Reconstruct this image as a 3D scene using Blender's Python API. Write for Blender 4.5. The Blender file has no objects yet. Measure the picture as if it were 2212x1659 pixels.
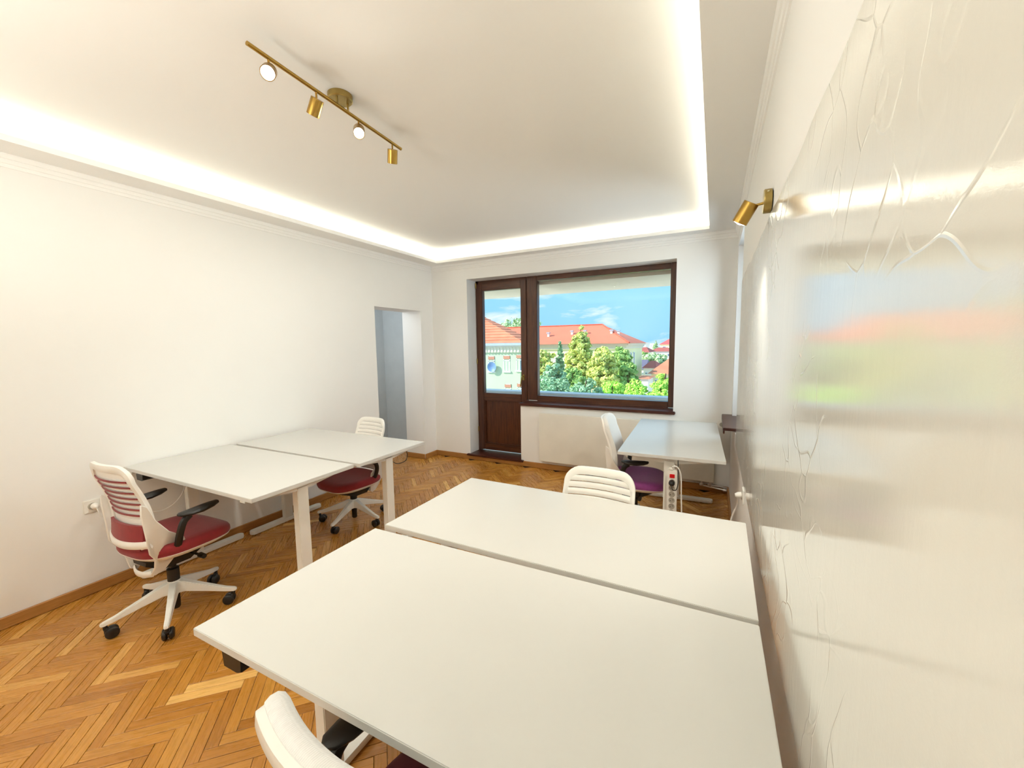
import bpy, math, random
from mathutils import Vector, Matrix
random.seed(7)
PI = math.pi
scene = bpy.context.scene
COL = scene.collection

def S(r, g, b):
    f = lambda c: (c/255/12.92) if c/255 <= .04045 else ((c/255+.055)/1.055)**2.4
    return (f(r), f(g), f(b), 1.0)

# ------------------------------------------------------------------ camera
FPX = 871.389
CAMZ = 1.553
CR = Vector((0.89426109, 0.44734309, -0.01346312))
CU = Vector((-0.03098935, 0.09190311, 0.99528563))
CF = Vector((-0.44647145, 0.889628, -0.09604825))
cam_data = bpy.data.cameras.new('camera')
cam = bpy.data.objects.new('camera', cam_data)
COL.objects.link(cam)
m = Matrix((CR, CU, -CF)).transposed().to_4x4()
m.translation = Vector((0, 0, CAMZ))
cam.matrix_world = m
cam_data.sensor_fit = 'HORIZONTAL'
cam_data.sensor_width = 36.0
cam_data.lens = FPX/2212*36.0
cam_data.clip_start = 0.02
cam_data.clip_end = 1000
scene.camera = cam

def ray(px, py):
    return CF + CR*((px-1106)/FPX) - CU*((py-829.5)/FPX)
def aty(px, py, y):
    d = ray(px, py); t = y/d.y
    return Vector((d.x*t, y, d.z*t+CAMZ))
def proj(p):
    d = Vector(p)-Vector((0, 0, CAMZ)); z = d.dot(CF)
    if z < .05: return None
    return (1106+FPX*d.dot(CR)/z, 829.5-FPX*d.dot(CU)/z, z)

# ------------------------------------------------------------------ world
world = bpy.data.worlds.new('world'); scene.world = world
world.use_nodes = True
nt = world.node_tree; nt.nodes.clear()
def N(nt, typ, **kw):
    n = nt.nodes.new(typ)
    for k, v in kw.items():
        if k == 'inp':
            for a, b in v.items(): n.inputs[a].default_value = b
        else: setattr(n, k, v)
    return n
L = lambda nt, a, b: nt.links.new(a, b)
wo = N(nt, 'ShaderNodeOutputWorld'); bg = N(nt, 'ShaderNodeBackground')
SKY_STRENGTH = 1.22
bg.inputs['Strength'].default_value = SKY_STRENGTH
tc = N(nt, 'ShaderNodeTexCoord'); sx = N(nt, 'ShaderNodeSeparateXYZ')
L(nt, tc.outputs['Generated'], sx.inputs[0])
ramp = N(nt, 'ShaderNodeValToRGB')
ramp.color_ramp.elements[0].position = 0.0; ramp.color_ramp.elements[0].color = S(138, 196, 236)
ramp.color_ramp.elements[1].position = 0.30; ramp.color_ramp.elements[1].color = S(144, 212, 250)
L(nt, sx.outputs['Z'], ramp.inputs[0])
mp = N(nt, 'ShaderNodeMapping'); mp.inputs['Scale'].default_value = (1.3, 1.3, 4.2); mp.inputs['Location'].default_value = (.9, .35, .12)
L(nt, tc.outputs['Generated'], mp.inputs[0])
nz = N(nt, 'ShaderNodeTexNoise', inp={'Scale': 4.6, 'Detail': 9.0, 'Roughness': .55, 'Distortion': .3})
L(nt, mp.outputs[0], nz.inputs['Vector'])
cr = N(nt, 'ShaderNodeValToRGB')
cr.color_ramp.elements[0].position = 0.53; cr.color_ramp.elements[0].color = (0, 0, 0, 1)
cr.color_ramp.elements[1].position = 0.65; cr.color_ramp.elements[1].color = (1, 1, 1, 1)
L(nt, nz.outputs['Fac'], cr.inputs[0])
mix = N(nt, 'ShaderNodeMixRGB'); mix.inputs['Color2'].default_value = S(226, 234, 240)
mm = N(nt, 'ShaderNodeMath', operation='MULTIPLY'); mm.inputs[1].default_value = .85
L(nt, cr.outputs[0], mm.inputs[0]); L(nt, mm.outputs[0], mix.inputs['Fac'])
L(nt, ramp.outputs[0], mix.inputs['Color1']); L(nt, mix.outputs[0], bg.inputs['Color']); L(nt, bg.outputs[0], wo.inputs[0])

scene.view_settings.view_transform = 'Standard'
scene.view_settings.look = 'None'
scene.view_settings.gamma = 1.0
scene.view_settings.use_curve_mapping = False
scene.view_settings.exposure = 0.19
scene.cycles.use_denoising = True
scene.cycles.max_bounces = 10
scene.cycles.diffuse_bounces = 6
scene.cycles.glossy_bounces = 4
scene.cycles.transparent_max_bounces = 12
scene.cycles.sample_clamp_indirect = 6.0
scene.cycles.caustics_reflective = False
scene.cycles.caustics_refractive = False

def light(name, typ, loc, energy, color, direction=None, **kw):
    d = bpy.data.lights.new(name, typ); o = bpy.data.objects.new(name, d); COL.objects.link(o)
    d.energy = energy; d.color = color; o.location = loc
    for k, v in kw.items(): setattr(d, k, v)
    if direction is not None:
        o.rotation_euler = Vector(direction).to_track_quat('-Z', 'Y').to_euler()
    return o
light('sun', 'SUN', (0, 0, 30), 6.2, (1.0, .95, .82), (.75, .50, -.62), angle=math.radians(.6))

# geometry constants of the room
XL, XR, YB, YF = -3.535, .175, 4.6, -1.5
ZLOW, ZIN = 2.64, 2.79
LX0, LX1, LY1, LY0 = -3.311, -.079, 4.436, -1.25       # lip of the ceiling tray
WX0, WX1, WY1, WY0 = -3.45, .06, 4.55, -1.38           # back faces of the cove
COVE = (1.0, .975, .85)
CE = 1.35
for (x, y, sxx, syy) in (((LX0+WX0)/2, (LY0+LY1)/2, .03, LY1-LY0), ((LX1+WX1)/2, (LY0+LY1)/2, .03, LY1-LY0),
                         ((LX0+LX1)/2, (LY1+WY1)/2, LX1-LX0, .03), ((LX0+LX1)/2, (LY0+WY0)/2, LX1-LX0, .03)):
    light('cove_light', 'AREA', (x, y, 2.685), CE*max(sxx, syy), COVE, (0, 0, 1), shape='RECTANGLE', size=sxx, size_y=syy)
# added fill behind the camera, aimed up to brighten ceiling and near room
light('rear_fill_light', 'AREA', (-1.9, -.9, 1.6), 42, (1, .985, .90), (0, 0, 1), shape='DISK', size=.7)
light('hallway_fill', 'POINT', (-4.3, 3.6, 2.1), 14, (.92, .96, 1.0), shadow_soft_size=.2)  # unseen light added to lift the dark hallway
# daylight through the two windows
light('side_window_daylight', 'AREA', (.70, 3.95, 1.7), 24, (.80, .91, 1.0), (-1, -.25, -.05), shape='RECTANGLE', size=.6, size_y=1.5)

# ------------------------------------------------------------------ materials
MATS = {}
def mat(name, color, rough=.5, metal=0.0, spec=.5, bump=None, var=None, emit=None, island=0.0, sheen=0):
    if name in MATS: return MATS[name]
    m = bpy.data.materials.new(name); m.use_nodes = True
    nt = m.node_tree; b = nt.nodes['Principled BSDF']
    b.inputs['Base Color'].default_value = color
    b.inputs['Roughness'].default_value = rough
    b.inputs['Metallic'].default_value = metal
    b.inputs['Specular IOR Level'].default_value = spec
    if sheen: b.inputs['Sheen Weight'].default_value = sheen
    tcn = N(nt, 'ShaderNodeTexCoord')
    if var is None: var = (6.0, .03)
    if var:
        n = N(nt, 'ShaderNodeTexNoise', inp={'Scale': var[0], 'Detail': 4.0})
        L(nt, tcn.outputs['Object'], n.inputs['Vector'])
        mr = N(nt, 'ShaderNodeMapRange', inp={'From Min': .3, 'From Max': .7, 'To Min': 1-var[1], 'To Max': 1+var[1]})
        L(nt, n.outputs['Fac'], mr.inputs['Value'])
        last = mr.outputs[0]
        if island:
            g = N(nt, 'ShaderNodeNewGeometry')
            m2 = N(nt, 'ShaderNodeMapRange', inp={'To Min': 1-island, 'To Max': 1+island})
            L(nt, g.outputs['Random Per Island'], m2.inputs['Value'])
            mu = N(nt, 'ShaderNodeMath', operation='MULTIPLY'); L(nt, last, mu.inputs[0]); L(nt, m2.outputs[0], mu.inputs[1]); last = mu.outputs[0]
        vm = N(nt, 'ShaderNodeVectorMath', operation='SCALE'); vm.inputs[0].default_value = color[:3]
        L(nt, last, vm.inputs['Scale']); L(nt, vm.outputs[0], b.inputs['Base Color'])
    if bump:
        n2 = N(nt, 'ShaderNodeTexNoise', inp={'Scale': bump[0], 'Detail': 5.0})
        L(nt, tcn.outputs['Object'], n2.inputs['Vector'])
        bn = N(nt, 'ShaderNodeBump', inp={'Strength': bump[1], 'Distance': bump[2] if len(bump) > 2 else .002})
        L(nt, n2.outputs['Fac'], bn.inputs['Height']); L(nt, bn.outputs[0], b.inputs['Normal'])
    if emit:
        b.inputs['Emission Color'].default_value = emit[0]; b.inputs['Emission Strength'].default_value = emit[1]
    MATS[name] = m
    return m

M_wall = mat('wall_paint', (.885, .88, .855, 1), .75, bump=(160, .12, .0012), var=(1.2, .012), spec=.3)
M_ceil = mat('ceiling_paint', (.925, .92, .895, 1), .85, bump=(220, .10, .001), var=(1.0, .01), spec=.2)
M_hall = mat('hall_shaded_white', S(206, 211, 212), .8)  # white hallway paint, greyed so the colour carries its shade
M_white = mat('white_metal', (.84, .83, .78, 1), .38, var=(8, .015))
M_plastic = mat('white_plastic', (.86, .84, .79, 1), .32, var=(12, .015))
M_cable = mat('white_cable', (.85, .84, .80, 1), .4)
M_black = mat('black_plastic', (.010, .009, .008, 1), .42, bump=(400, .2, .0005))
M_tyre = mat('black_rubber', (.012, .010, .009, 1), .35)
M_red = mat('red_fabric', S(136, 28, 32), .85, bump=(900, .5, .0008), var=(40, .10), sheen=.2)
M_purple = mat('purple_fabric', S(138, 60, 128), .85, bump=(900, .5, .0008), var=(40, .10), sheen=.2)
M_maroon = mat('maroon_fabric', S(86, 22, 30), .85, bump=(900, .5, .0008), var=(40, .10))
M_brass = mat('aged_brass', S(176, 142, 72), .28, metal=1.0, var=(30, .05))
M_brassd = mat('brass_base', S(168, 146, 88), .36, metal=1.0, var=(20, .05))
M_rad = mat('radiator_enamel', (.80, .77, .68, 1), .45)
M_grey = mat('socket_grey', S(176, 170, 158), .5)
M_redsw = mat('red_switch', S(170, 18, 22), .25, emit=(S(200, 20, 20), .25))
M_bulb = mat('lit_bulb', (1, .97, .9, 1), .5, var=False, emit=((1, .96, .88, 1), 6.0))
M_led = mat('led_strip', (1, .95, .8, 1), .5, var=False, emit=((1, .94, .74, 1), 3.0))
M_valve = mat('chrome_valve', S(214, 206, 200), .3, metal=.6)
M_coping = mat('painted_coping', S(208, 220, 236), .35)
M_stucco = mat('balcony_stucco', S(250, 240, 224), .9, bump=(60, .2, .003))
M_screw = mat('bright_screw', (.9, .85, .6, 1), .2, metal=1)

def wood(name, c1, c2, rough=.35, stretch=(1, 1, 18), scale=3.0):
    if name in MATS: return MATS[name]
    m = bpy.data.materials.new(name); m.use_nodes = True; nt = m.node_tree; b = nt.nodes['Principled BSDF']
    t = N(nt, 'ShaderNodeTexCoord'); mpn = N(nt, 'ShaderNodeMapping'); mpn.inputs['Scale'].default_value = stretch
    L(nt, t.outputs['Object'], mpn.inputs[0])
    n = N(nt, 'ShaderNodeTexNoise', inp={'Scale': scale, 'Detail': 8.0, 'Roughness': .65, 'Distortion': .6}); L(nt, mpn.outputs[0], n.inputs['Vector'])
    r = N(nt, 'ShaderNodeValToRGB'); r.color_ramp.elements[0].position = .3; r.color_ramp.elements[1].position = .72
    r.color_ramp.elements[0].color = c1; r.color_ramp.elements[1].color = c2
    L(nt, n.outputs['Fac'], r.inputs[0]); L(nt, r.outputs[0], b.inputs['Base Color'])
    b.inputs['Roughness'].default_value = rough
    bn = N(nt, 'ShaderNodeBump', inp={'Strength': .15, 'Distance': .001}); L(nt, n.outputs['Fac'], bn.inputs['Height']); L(nt, bn.outputs[0], b.inputs['Normal'])
    MATS[name] = m; return m
M_wv = wood('brown_frame_vertical', S(50, 22, 12), S(98, 56, 32), .30, (22, 22, 1.6), 2.4)
M_wh = wood('brown_frame_horizontal', S(50, 22, 12), S(98, 56, 32), .30, (1.6, 22, 22), 2.4)
M_wpanel = wood('brown_panel', S(48, 20, 10), S(100, 56, 30), .32, (30, 30, 1.6), 2.2)
M_sill = wood('brown_sill', S(52, 20, 15), S(84, 40, 27), .34, (2, 20, 20), 2.0)
M_base = wood('oak_baseboard', S(150, 100, 48), S(186, 134, 74), .35, (2, 2, 30), 3.0)

def stave_mat():
    m = bpy.data.materials.new('oak_parquet'); m.use_nodes = True; nt = m.node_tree; b = nt.nodes['Principled BSDF']
    uv = N(nt, 'ShaderNodeUVMap', uv_map='UVMap')
    mpn = N(nt, 'ShaderNodeMapping'); mpn.inputs['Scale'].default_value = (2.2, 34, 1); L(nt, uv.outputs[0], mpn.inputs[0])
    n = N(nt, 'ShaderNodeTexNoise', inp={'Scale': 3.0, 'Detail': 7.0, 'Roughness': .6, 'Distortion': .8}); L(nt, mpn.outputs[0], n.inputs['Vector'])
    at = N(nt, 'ShaderNodeAttribute', attribute_name='tint')
    r = N(nt, 'ShaderNodeValToRGB'); e = r.color_ramp.elements
    e[0].position = 0; e[0].color = S(146, 92, 32)
    e[1].position = 1; e[1].color = S(228, 180, 104)
    k = e.new(.45); k.color = S(178, 120, 46)
    k = e.new(.72); k.color = S(194, 138, 60)
    L(nt, at.outputs['Fac'], r.inputs[0])
    mr = N(nt, 'ShaderNodeMapRange', inp={'From Min': .3, 'From Max': .7, 'To Min': .88, 'To Max': 1.10}); L(nt, n.outputs['Fac'], mr.inputs['Value'])
    vm = N(nt, 'ShaderNodeVectorMath', operation='SCALE'); L(nt, r.outputs[0], vm.inputs[0]); L(nt, mr.outputs[0], vm.inputs['Scale'])
    L(nt, vm.outputs[0], b.inputs['Base Color'])
    mr2 = N(nt, 'ShaderNodeMapRange', inp={'To Min': .20, 'To Max': .36}); L(nt, n.outputs['Fac'], mr2.inputs['Value']); L(nt, mr2.outputs[0], b.inputs['Roughness'])
    bn = N(nt, 'ShaderNodeBump', inp={'Strength': .12, 'Distance': .0006}); L(nt, n.outputs['Fac'], bn.inputs['Height']); L(nt, bn.outputs[0], b.inputs['Normal'])
    return m
M_stave = stave_mat()

def film_mat():
    m = bpy.data.materials.new('glossy_wall_film'); m.use_nodes = True; nt = m.node_tree; b = nt.nodes['Principled BSDF']
    b.inputs['Base Color'].default_value = (.79, .78, .72, 1); b.inputs['Specular IOR Level'].default_value = .9
    t = N(nt, 'ShaderNodeTexCoord')
    # fine orange peel
    n1 = N(nt, 'ShaderNodeTexNoise', inp={'Scale': 120.0, 'Detail': 5.0, 'Roughness': .65}); L(nt, t.outputs['Object'], n1.inputs['Vector'])
    # vertical wrinkles
    mp1 = N(nt, 'ShaderNodeMapping'); mp1.inputs['Scale'].default_value = (1, 26, 1.6); L(nt, t.outputs['Object'], mp1.inputs[0])
    n2 = N(nt, 'ShaderNodeTexNoise', inp={'Scale': 1.6, 'Detail': 5.0, 'Distortion': .5}); L(nt, mp1.outputs[0], n2.inputs['Vector'])
    # creases: distorted voronoi edges, masked by patches
    n3 = N(nt, 'ShaderNodeTexNoise', inp={'Scale': 2.2, 'Detail': 2.0}); L(nt, t.outputs['Object'], n3.inputs['Vector'])
    mx = N(nt, 'ShaderNodeVectorMath', operation='MULTIPLY_ADD'); L(nt, n3.outputs['Color'], mx.inputs[0]); mx.inputs[1].default_value = (.9, .9, .9); L(nt, t.outputs['Object'], mx.inputs[2])
    vo = N(nt, 'ShaderNodeTexVoronoi', feature='DISTANCE_TO_EDGE'); vo.inputs['Scale'].default_value = 5.5; L(nt, mx.outputs[0], vo.inputs['Vector'])
    vr = N(nt, 'ShaderNodeMapRange', inp={'From Min': 0.0, 'From Max': .022, 'To Min': 1.0, 'To Max': 0.0}); L(nt, vo.outputs['Distance'], vr.inputs['Value'])
    n4 = N(nt, 'ShaderNodeTexNoise', inp={'Scale': 1.9, 'Detail': 2.0}); L(nt, t.outputs['Object'], n4.inputs['Vector'])
    mk = N(nt, 'ShaderNodeMapRange', inp={'From Min': .47, 'From Max': .58, 'To Min': 0.0, 'To Max': 1.0}); L(nt, n4.outputs['Fac'], mk.inputs['Value'])
    ml = N(nt, 'ShaderNodeMath', operation='MULTIPLY'); L(nt, vr.outputs[0], ml.inputs[0]); L(nt, mk.outputs[0], ml.inputs[1])
    b1 = N(nt, 'ShaderNodeBump', inp={'Strength': .26, 'Distance': .0005}); L(nt, n1.outputs['Fac'], b1.inputs['Height'])
    b2 = N(nt, 'ShaderNodeBump', inp={'Strength': .25, 'Distance': .0009}); L(nt, n2.outputs['Fac'], b2.inputs['Height']); L(nt, b1.outputs[0], b2.inputs['Normal'])
    b3 = N(nt, 'ShaderNodeBump', inp={'Strength': .5, 'Distance': .0018}); L(nt, ml.outputs[0], b3.inputs['Height']); L(nt, b2.outputs[0], b3.inputs['Normal'])
    L(nt, b3.outputs[0], b.inputs['Normal'])
    b.inputs['Roughness'].default_value = .045
    return m
M_film = film_mat()

M_top = mat('desk_laminate', (.65, .645, .615, 1), .26, bump=(700, .15, .0003), var=(3, .01))

def glass_mat():
    m = bpy.data.materials.new('window_glass'); m.use_nodes = True; nt = m.node_tree; nt.nodes.clear()
    o = N(nt, 'ShaderNodeOutputMaterial'); tr = N(nt, 'ShaderNodeBsdfTransparent'); tr.inputs[0].default_value = (.97, .985, .98, 1)
    gl = N(nt, 'ShaderNodeBsdfGlossy'); gl.inputs['Roughness'].default_value = .01
    fr = N(nt, 'ShaderNodeFresnel'); fr.inputs['IOR'].default_value = 1.35; mx = N(nt, 'ShaderNodeMixShader')
    L(nt, fr.outputs[0], mx.inputs[0]); L(nt, tr.outputs[0], mx.inputs[1]); L(nt, gl.outputs[0], mx.inputs[2]); L(nt, mx.outputs[0], o.inputs[0])
    return m
M_glass = glass_mat()

def knit_mat(name, color):
    m = bpy.data.materials.new(name); m.use_nodes = True; nt = m.node_tree; b = nt.nodes['Principled BSDF']
    b.inputs['Base Color'].default_value = color; b.inputs['Roughness'].default_value = .8
    t = N(nt, 'ShaderNodeTexCoord')
    w = N(nt, 'ShaderNodeTexWave', bands_direction='Z', inp={'Scale': 60.0, 'Distortion': .4}); L(nt, t.outputs['Object'], w.inputs['Vector'])
    w2 = N(nt, 'ShaderNodeTexWave', bands_direction='X', inp={'Scale': 80.0}); L(nt, t.outputs['Object'], w2.inputs['Vector'])
    a = N(nt, 'ShaderNodeMath', operation='ADD'); L(nt, w.outputs['Fac'], a.inputs[0]); L(nt, w2.outputs['Fac'], a.inputs[1])
    bn = N(nt, 'ShaderNodeBump', inp={'Strength': .5, 'Distance': .0012}); L(nt, a.outputs[0], bn.inputs['Height']); L(nt, bn.outputs[0], b.inputs['Normal'])
    MATS[name] = m; return m
M_knit = knit_mat('white_knit', (.80, .80, .78, 1))

# ------------------------------------------------------------------ mesh tools
class MB:
    def __init__(s): s.v = []; s.f = []
    def add(s, vs, fs):
        o = len(s.v); s.v += [tuple(p) for p in vs]; s.f += [tuple(i+o for i in f) for f in fs]; return s
    def box(s, x0, x1, y0, y1, z0, z1, M=None):
        vs = [(x, y, z) for x in (x0, x1) for y in (y0, y1) for z in (z0, z1)]
        if M is not None: vs = [M @ Vector(p) for p in vs]
        return s.add(vs, [(0, 1, 3, 2), (4, 6, 7, 5), (0, 4, 5, 1), (2, 3, 7, 6), (0, 2, 6, 4), (1, 5, 7, 3)])
    def rings(s, rs, cap0=True, cap1=True):
        o = len(s.v); n = len(rs[0])
        for r in rs: s.v += [tuple(p) for p in r]
        for i in range(len(rs)-1):
            for k in range(n):
                a = o+i*n+k; b = o+i*n+(k+1) % n
                s.f.append((a, b, b+n, a+n))
        if cap0: s.f.append(tuple(o+k for k in reversed(range(n))))
        if cap1: s.f.append(tuple(o+(len(rs)-1)*n+k for k in range(n)))
        return s
    def lathe(s, prof, n=20, M=None):
        rs = [[Vector((r*math.cos(2*PI*k/n), r*math.sin(2*PI*k/n), z)) for k in range(n)] for r, z in prof]
        if M is not None: rs = [[M @ p for p in r] for r in rs]
        return s.rings(rs)
    def tube(s, pts, r, n=8, r2=None):
        pts = [Vector(p) for p in pts]; rs = []; up = None
        for i, p in enumerate(pts):
            t = (pts[min(i+1, len(pts)-1)]-pts[max(i-1, 0)]).normalized()
            if up is None: up = Vector((0, 0, 1)) if abs(t.z) < .9 else Vector((1, 0, 0))
            a = t.cross(up); a.normalize(); b = a.cross(t).normalized(); up = b
            rr = r[i] if isinstance(r, (list, tuple)) else r
            q = (r2[i] if isinstance(r2, (list, tuple)) else r2) if r2 is not None else rr
            rs.append([p+a*rr*math.cos(2*PI*k/n)+b*q*math.sin(2*PI*k/n) for k in range(n)])
        return s.rings(rs)
    def prism(s, poly, y0, y1, axis='y'):
        n = len(poly)
        P = {'y': lambda a, b, c: (a, c, b), 'x': lambda a, b, c: (c, a, b), 'z': lambda a, b, c: (a, b, c)}[axis]
        return s.rings([[P(a, b, y0) for a, b in poly], [P(a, b, y1) for a, b in poly]])
    def mesh(s, name, material, smooth=False, bevel=0, seg=2):
        me = bpy.data.meshes.new(name); me.from_pydata(s.v, [], s.f); me.materials.append(material)
        import bmesh
        bm = bmesh.new(); bm.from_mesh(me); bmesh.ops.recalc_face_normals(bm, faces=bm.faces)
        if bevel:
            es = [e for e in bm.edges if len(e.link_faces) == 2 and e.calc_face_angle(0) > .6]
            bmesh.ops.bevel(bm, geom=es, offset=bevel, segments=seg, affect='EDGES', clamp_overlap=True)
        bm.to_mesh(me); bm.free()
        if smooth:
            for p in me.polygons: p.use_smooth = True
            me.set_sharp_from_angle(angle=math.radians(42))
        return me
    def obj(s, name, material, parent=None, smooth=False, bevel=0, seg=2):
        return link(name, s.mesh(name, material, smooth, bevel, seg), parent)

def link(name, me, parent=None, loc=None, rot=None):
    o = bpy.data.objects.new(name, me); COL.objects.link(o)
    if parent is not None: o.parent = parent
    if loc: o.location = loc
    if rot: o.rotation_euler = rot
    return o
def empty(name, loc=(0, 0, 0), rz=0.0):
    o = bpy.data.objects.new(name, None); COL.objects.link(o); o.location = loc; o.rotation_euler = (0, 0, rz); o.empty_display_size = .1; return o
def tag(o, label, cat, group=None, kind=None):
    o['label'] = label; o['category'] = cat
    if group: o['group'] = group
    if kind: o['kind'] = kind
    return o
def struct(o, label=None, cat=None):
    o['kind'] = 'structure'
    if label: o['label'] = label
    if cat: o['category'] = cat
    return o
def sgnpow(a, p): return math.copysign(abs(a)**p, a)
def frame_to(p, d):
    return Matrix.Translation(Vector(p)) @ Vector(d).to_track_quat('Z', 'Y').to_matrix().to_4x4()
def catmull(pts, k=8):
    P = [Vector(p) for p in pts]; P = [2*P[0]-P[1]]+P+[2*P[-1]-P[-2]]; out = []
    for i in range(1, len(P)-2):
        for j in range(k):
            t = j/k
            out.append(.5*((2*P[i])+(P[i+1]-P[i-1])*t+(2*P[i-1]-5*P[i]+4*P[i+1]-P[i+2])*t*t+(3*P[i]-P[i-1]-3*P[i+1]+P[i+2])*t**3))
    out.append(P[-2]); return out

# ------------------------------------------------------------------ room shell
DY0, DY1, DZ = 3.52, 4.345, 2.022     # doorway in the left wall
b = MB(); TL = XL-.32
b.box(TL, XL, YF, DY0, 0, ZIN+.05); b.box(TL, XL, DY0, DY1, DZ, ZIN+.05); b.box(TL, XL, DY1, YB+.4, 0, ZIN+.05)
struct(b.obj('wall_left', M_wall), 'long cream painted wall with a doorway near the window wall', 'wall')
OX0, OX1, OZ0, OZ1, OXD, OZD = -2.96, -.378, .79, 2.425, -2.19, .055
b = MB()
b.box(XL-.01, OX0, YB, YB+.4, 0, ZIN+.05); b.box(OX1, XR+.3, YB, YB+.4, 0, ZIN+.05)
b.box(OX0, OX1, YB, YB+.4, OZ1, ZIN+.05); b.box(OXD, OX1, YB, YB+.4, 0, OZ0); b.box(OX0, OXD, YB, YB+.4, 0, OZD)
struct(b.obj('wall_back', M_wall), 'cream wall around the brown balcony door and window', 'wall')
NY0, NY1, NZ0, NZ1 = 3.62, 4.47, .80, 2.46
b = MB(); TR = XR+.3
b.box(XR, TR, YF, NY0, 0, ZIN+.05); b.box(XR, TR, NY0, NY1, 0, NZ0); b.box(XR, TR, NY0, NY1, NZ1, ZIN+.05); b.box(XR, TR, NY1, YB+.01, 0, ZIN+.05)
struct(b.obj('wall_right', M_wall), 'cream wall on the right with a window niche at its far end', 'wall')
struct(MB().box(TL, TR, YF-.2, YF, 0, ZIN+.05).obj('wall_front', M_wall))
b = MB().box(TL, TR, YF-.2, YB+.4, ZIN, ZIN+.15)
struct(b.obj('ceiling', M_ceil), 'cream tray ceiling with a recessed centre', 'ceiling')
# lowered border of the tray and its lip
b = MB()
for (a0, a1, c0, c1) in ((XL, LX0-.012, YF, YB), (LX1+.012, XR, YF, YB), (LX0-.012, LX1+.012, LY1+.012, YB), (LX0-.012, LX1+.012, YF, LY0-.012)):
    b.box(a0, a1, c0, c1, ZLOW, ZLOW+.014)
t = .012
b.box(LX0-t, LX0, LY0-t, LY1+t, ZLOW, ZLOW+.034); b.box(LX1, LX1+t, LY0-t, LY1+t, ZLOW, ZLOW+.034)
b.box(LX0, LX1, LY1, LY1+t, ZLOW, ZLOW+.034); b.box(LX0, LX1, LY0-t, LY0, ZLOW, ZLOW+.034)
b.box(XL, WX0, YF, YB, ZLOW+.014, ZIN); b.box(WX1, XR, YF, YB, ZLOW+.014, ZIN); b.box(WX0, WX1, WY1, YB, ZLOW+.014, ZIN); b.box(WX0, WX1, YF, WY0, ZLOW+.014, ZIN)
border = struct(b.obj('trim_1', M_ceil), 'lowered plaster border of the tray ceiling with an upturned lip', 'trim')
b = MB(); z = ZLOW+.0145
b.box(WX0+.02, WX0+.032, LY0, LY1, z, z+.004); b.box(WX1-.032, WX1-.02, LY0, LY1, z, z+.004); b.box(LX0, LX1, WY1-.032, WY1-.02, z, z+.004)
led = b.obj('led_strip', M_led, border)
# cornice moulding under the border: three rounded steps
def cornice(name, path_fn, a0, a1):
    prof = [(0, 0), (0, -.075), (.010, -.072), (.014, -.060), (.010, -.054), (.020, -.050), (.026, -.036), (.022, -.030), (.034, -.026), (.042, -.010), (.042, 0)]
    b = MB(); b.rings([[path_fn(a, d, h) for d, h in prof] for a in (a0, a1)])
    return struct(b.obj(name, M_ceil))
cornice('trim_2', lambda a, d, h: (XL+d*.5, a, ZLOW+h), YF, YB)
cornice('trim_3', lambda a, d, h: (XR-d*.7, a, ZLOW+h), YF, YB)
cornice('trim_4', lambda a, d, h: (a, YB-d*.7, ZLOW+h), XL, XR)

# hallway behind the doorway
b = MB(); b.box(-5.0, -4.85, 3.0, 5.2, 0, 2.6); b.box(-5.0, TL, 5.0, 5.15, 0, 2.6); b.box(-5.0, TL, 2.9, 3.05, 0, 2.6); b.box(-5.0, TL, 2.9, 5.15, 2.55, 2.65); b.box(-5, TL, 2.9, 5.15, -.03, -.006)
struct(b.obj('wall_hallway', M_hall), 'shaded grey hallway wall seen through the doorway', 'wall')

# baseboards
def board(name, segs):
    b = MB()
    for s in segs: b.box(*s)
    return struct(b.obj(name, M_base, bevel=.004, seg=1))
h = .068; d = .016
board('baseboard_left', [(XL, XL+d, YF, DY0, 0, h), (XL, XL+d, DY1, YB, 0, h), (TL, XL, DY1-d, DY1, 0, h), (TL, XL, DY0, DY0+d, 0, h)])
board('baseboard_back', [(XL, XR, YB-d, YB, 0, h)])
board('baseboard_right', [(XR-d, XR, YF, YB, 0, h)])

# ------------------------------------------------------------------ parquet floor
fl = empty('floor'); struct(fl, 'glossy oak floor laid in a herringbone pattern', 'floor')
sub = MB().box(TL, TR, YF-.2, YB+.4, -.06, -.006); o = sub.obj('subfloor', mat('dark_subfloor', S(50, 30, 16), .9), fl)
SW, NB = .0485, 6
SL = SW*NB
EU = Vector((math.cos(PI/4), math.sin(PI/4), 0)); EV = Vector((-EU.y, EU.x, 0))
ORG = Vector((-2.11, .764, 0))
def inpoly(x, y, P):
    c = False
    for i in range(len(P)):
        (x0, y0), (x1, y1) = P[i], P[i-1]
        if (y0 > y) != (y1 > y) and x < (x1-x0)*(y-y0)/(y1-y0)+x0: c = not c
    return c
HID = [[(413, 1360), (815, 1143), (1643, 1352), (1688, 1659), (968, 1659)], [(830, 1132), (1018, 1033), (1613, 1131), (1640, 1350)],
       [(267, 1008), (497, 960), (672, 929), (912, 957), (766, 1015), (547, 1085)], [(1333, 976), (1385, 905), (1549, 913), (1569, 1000)], [(1600, 0), (2212, 0), (2212, 1659), (1722, 1659), (1574, 1050)]]
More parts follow.
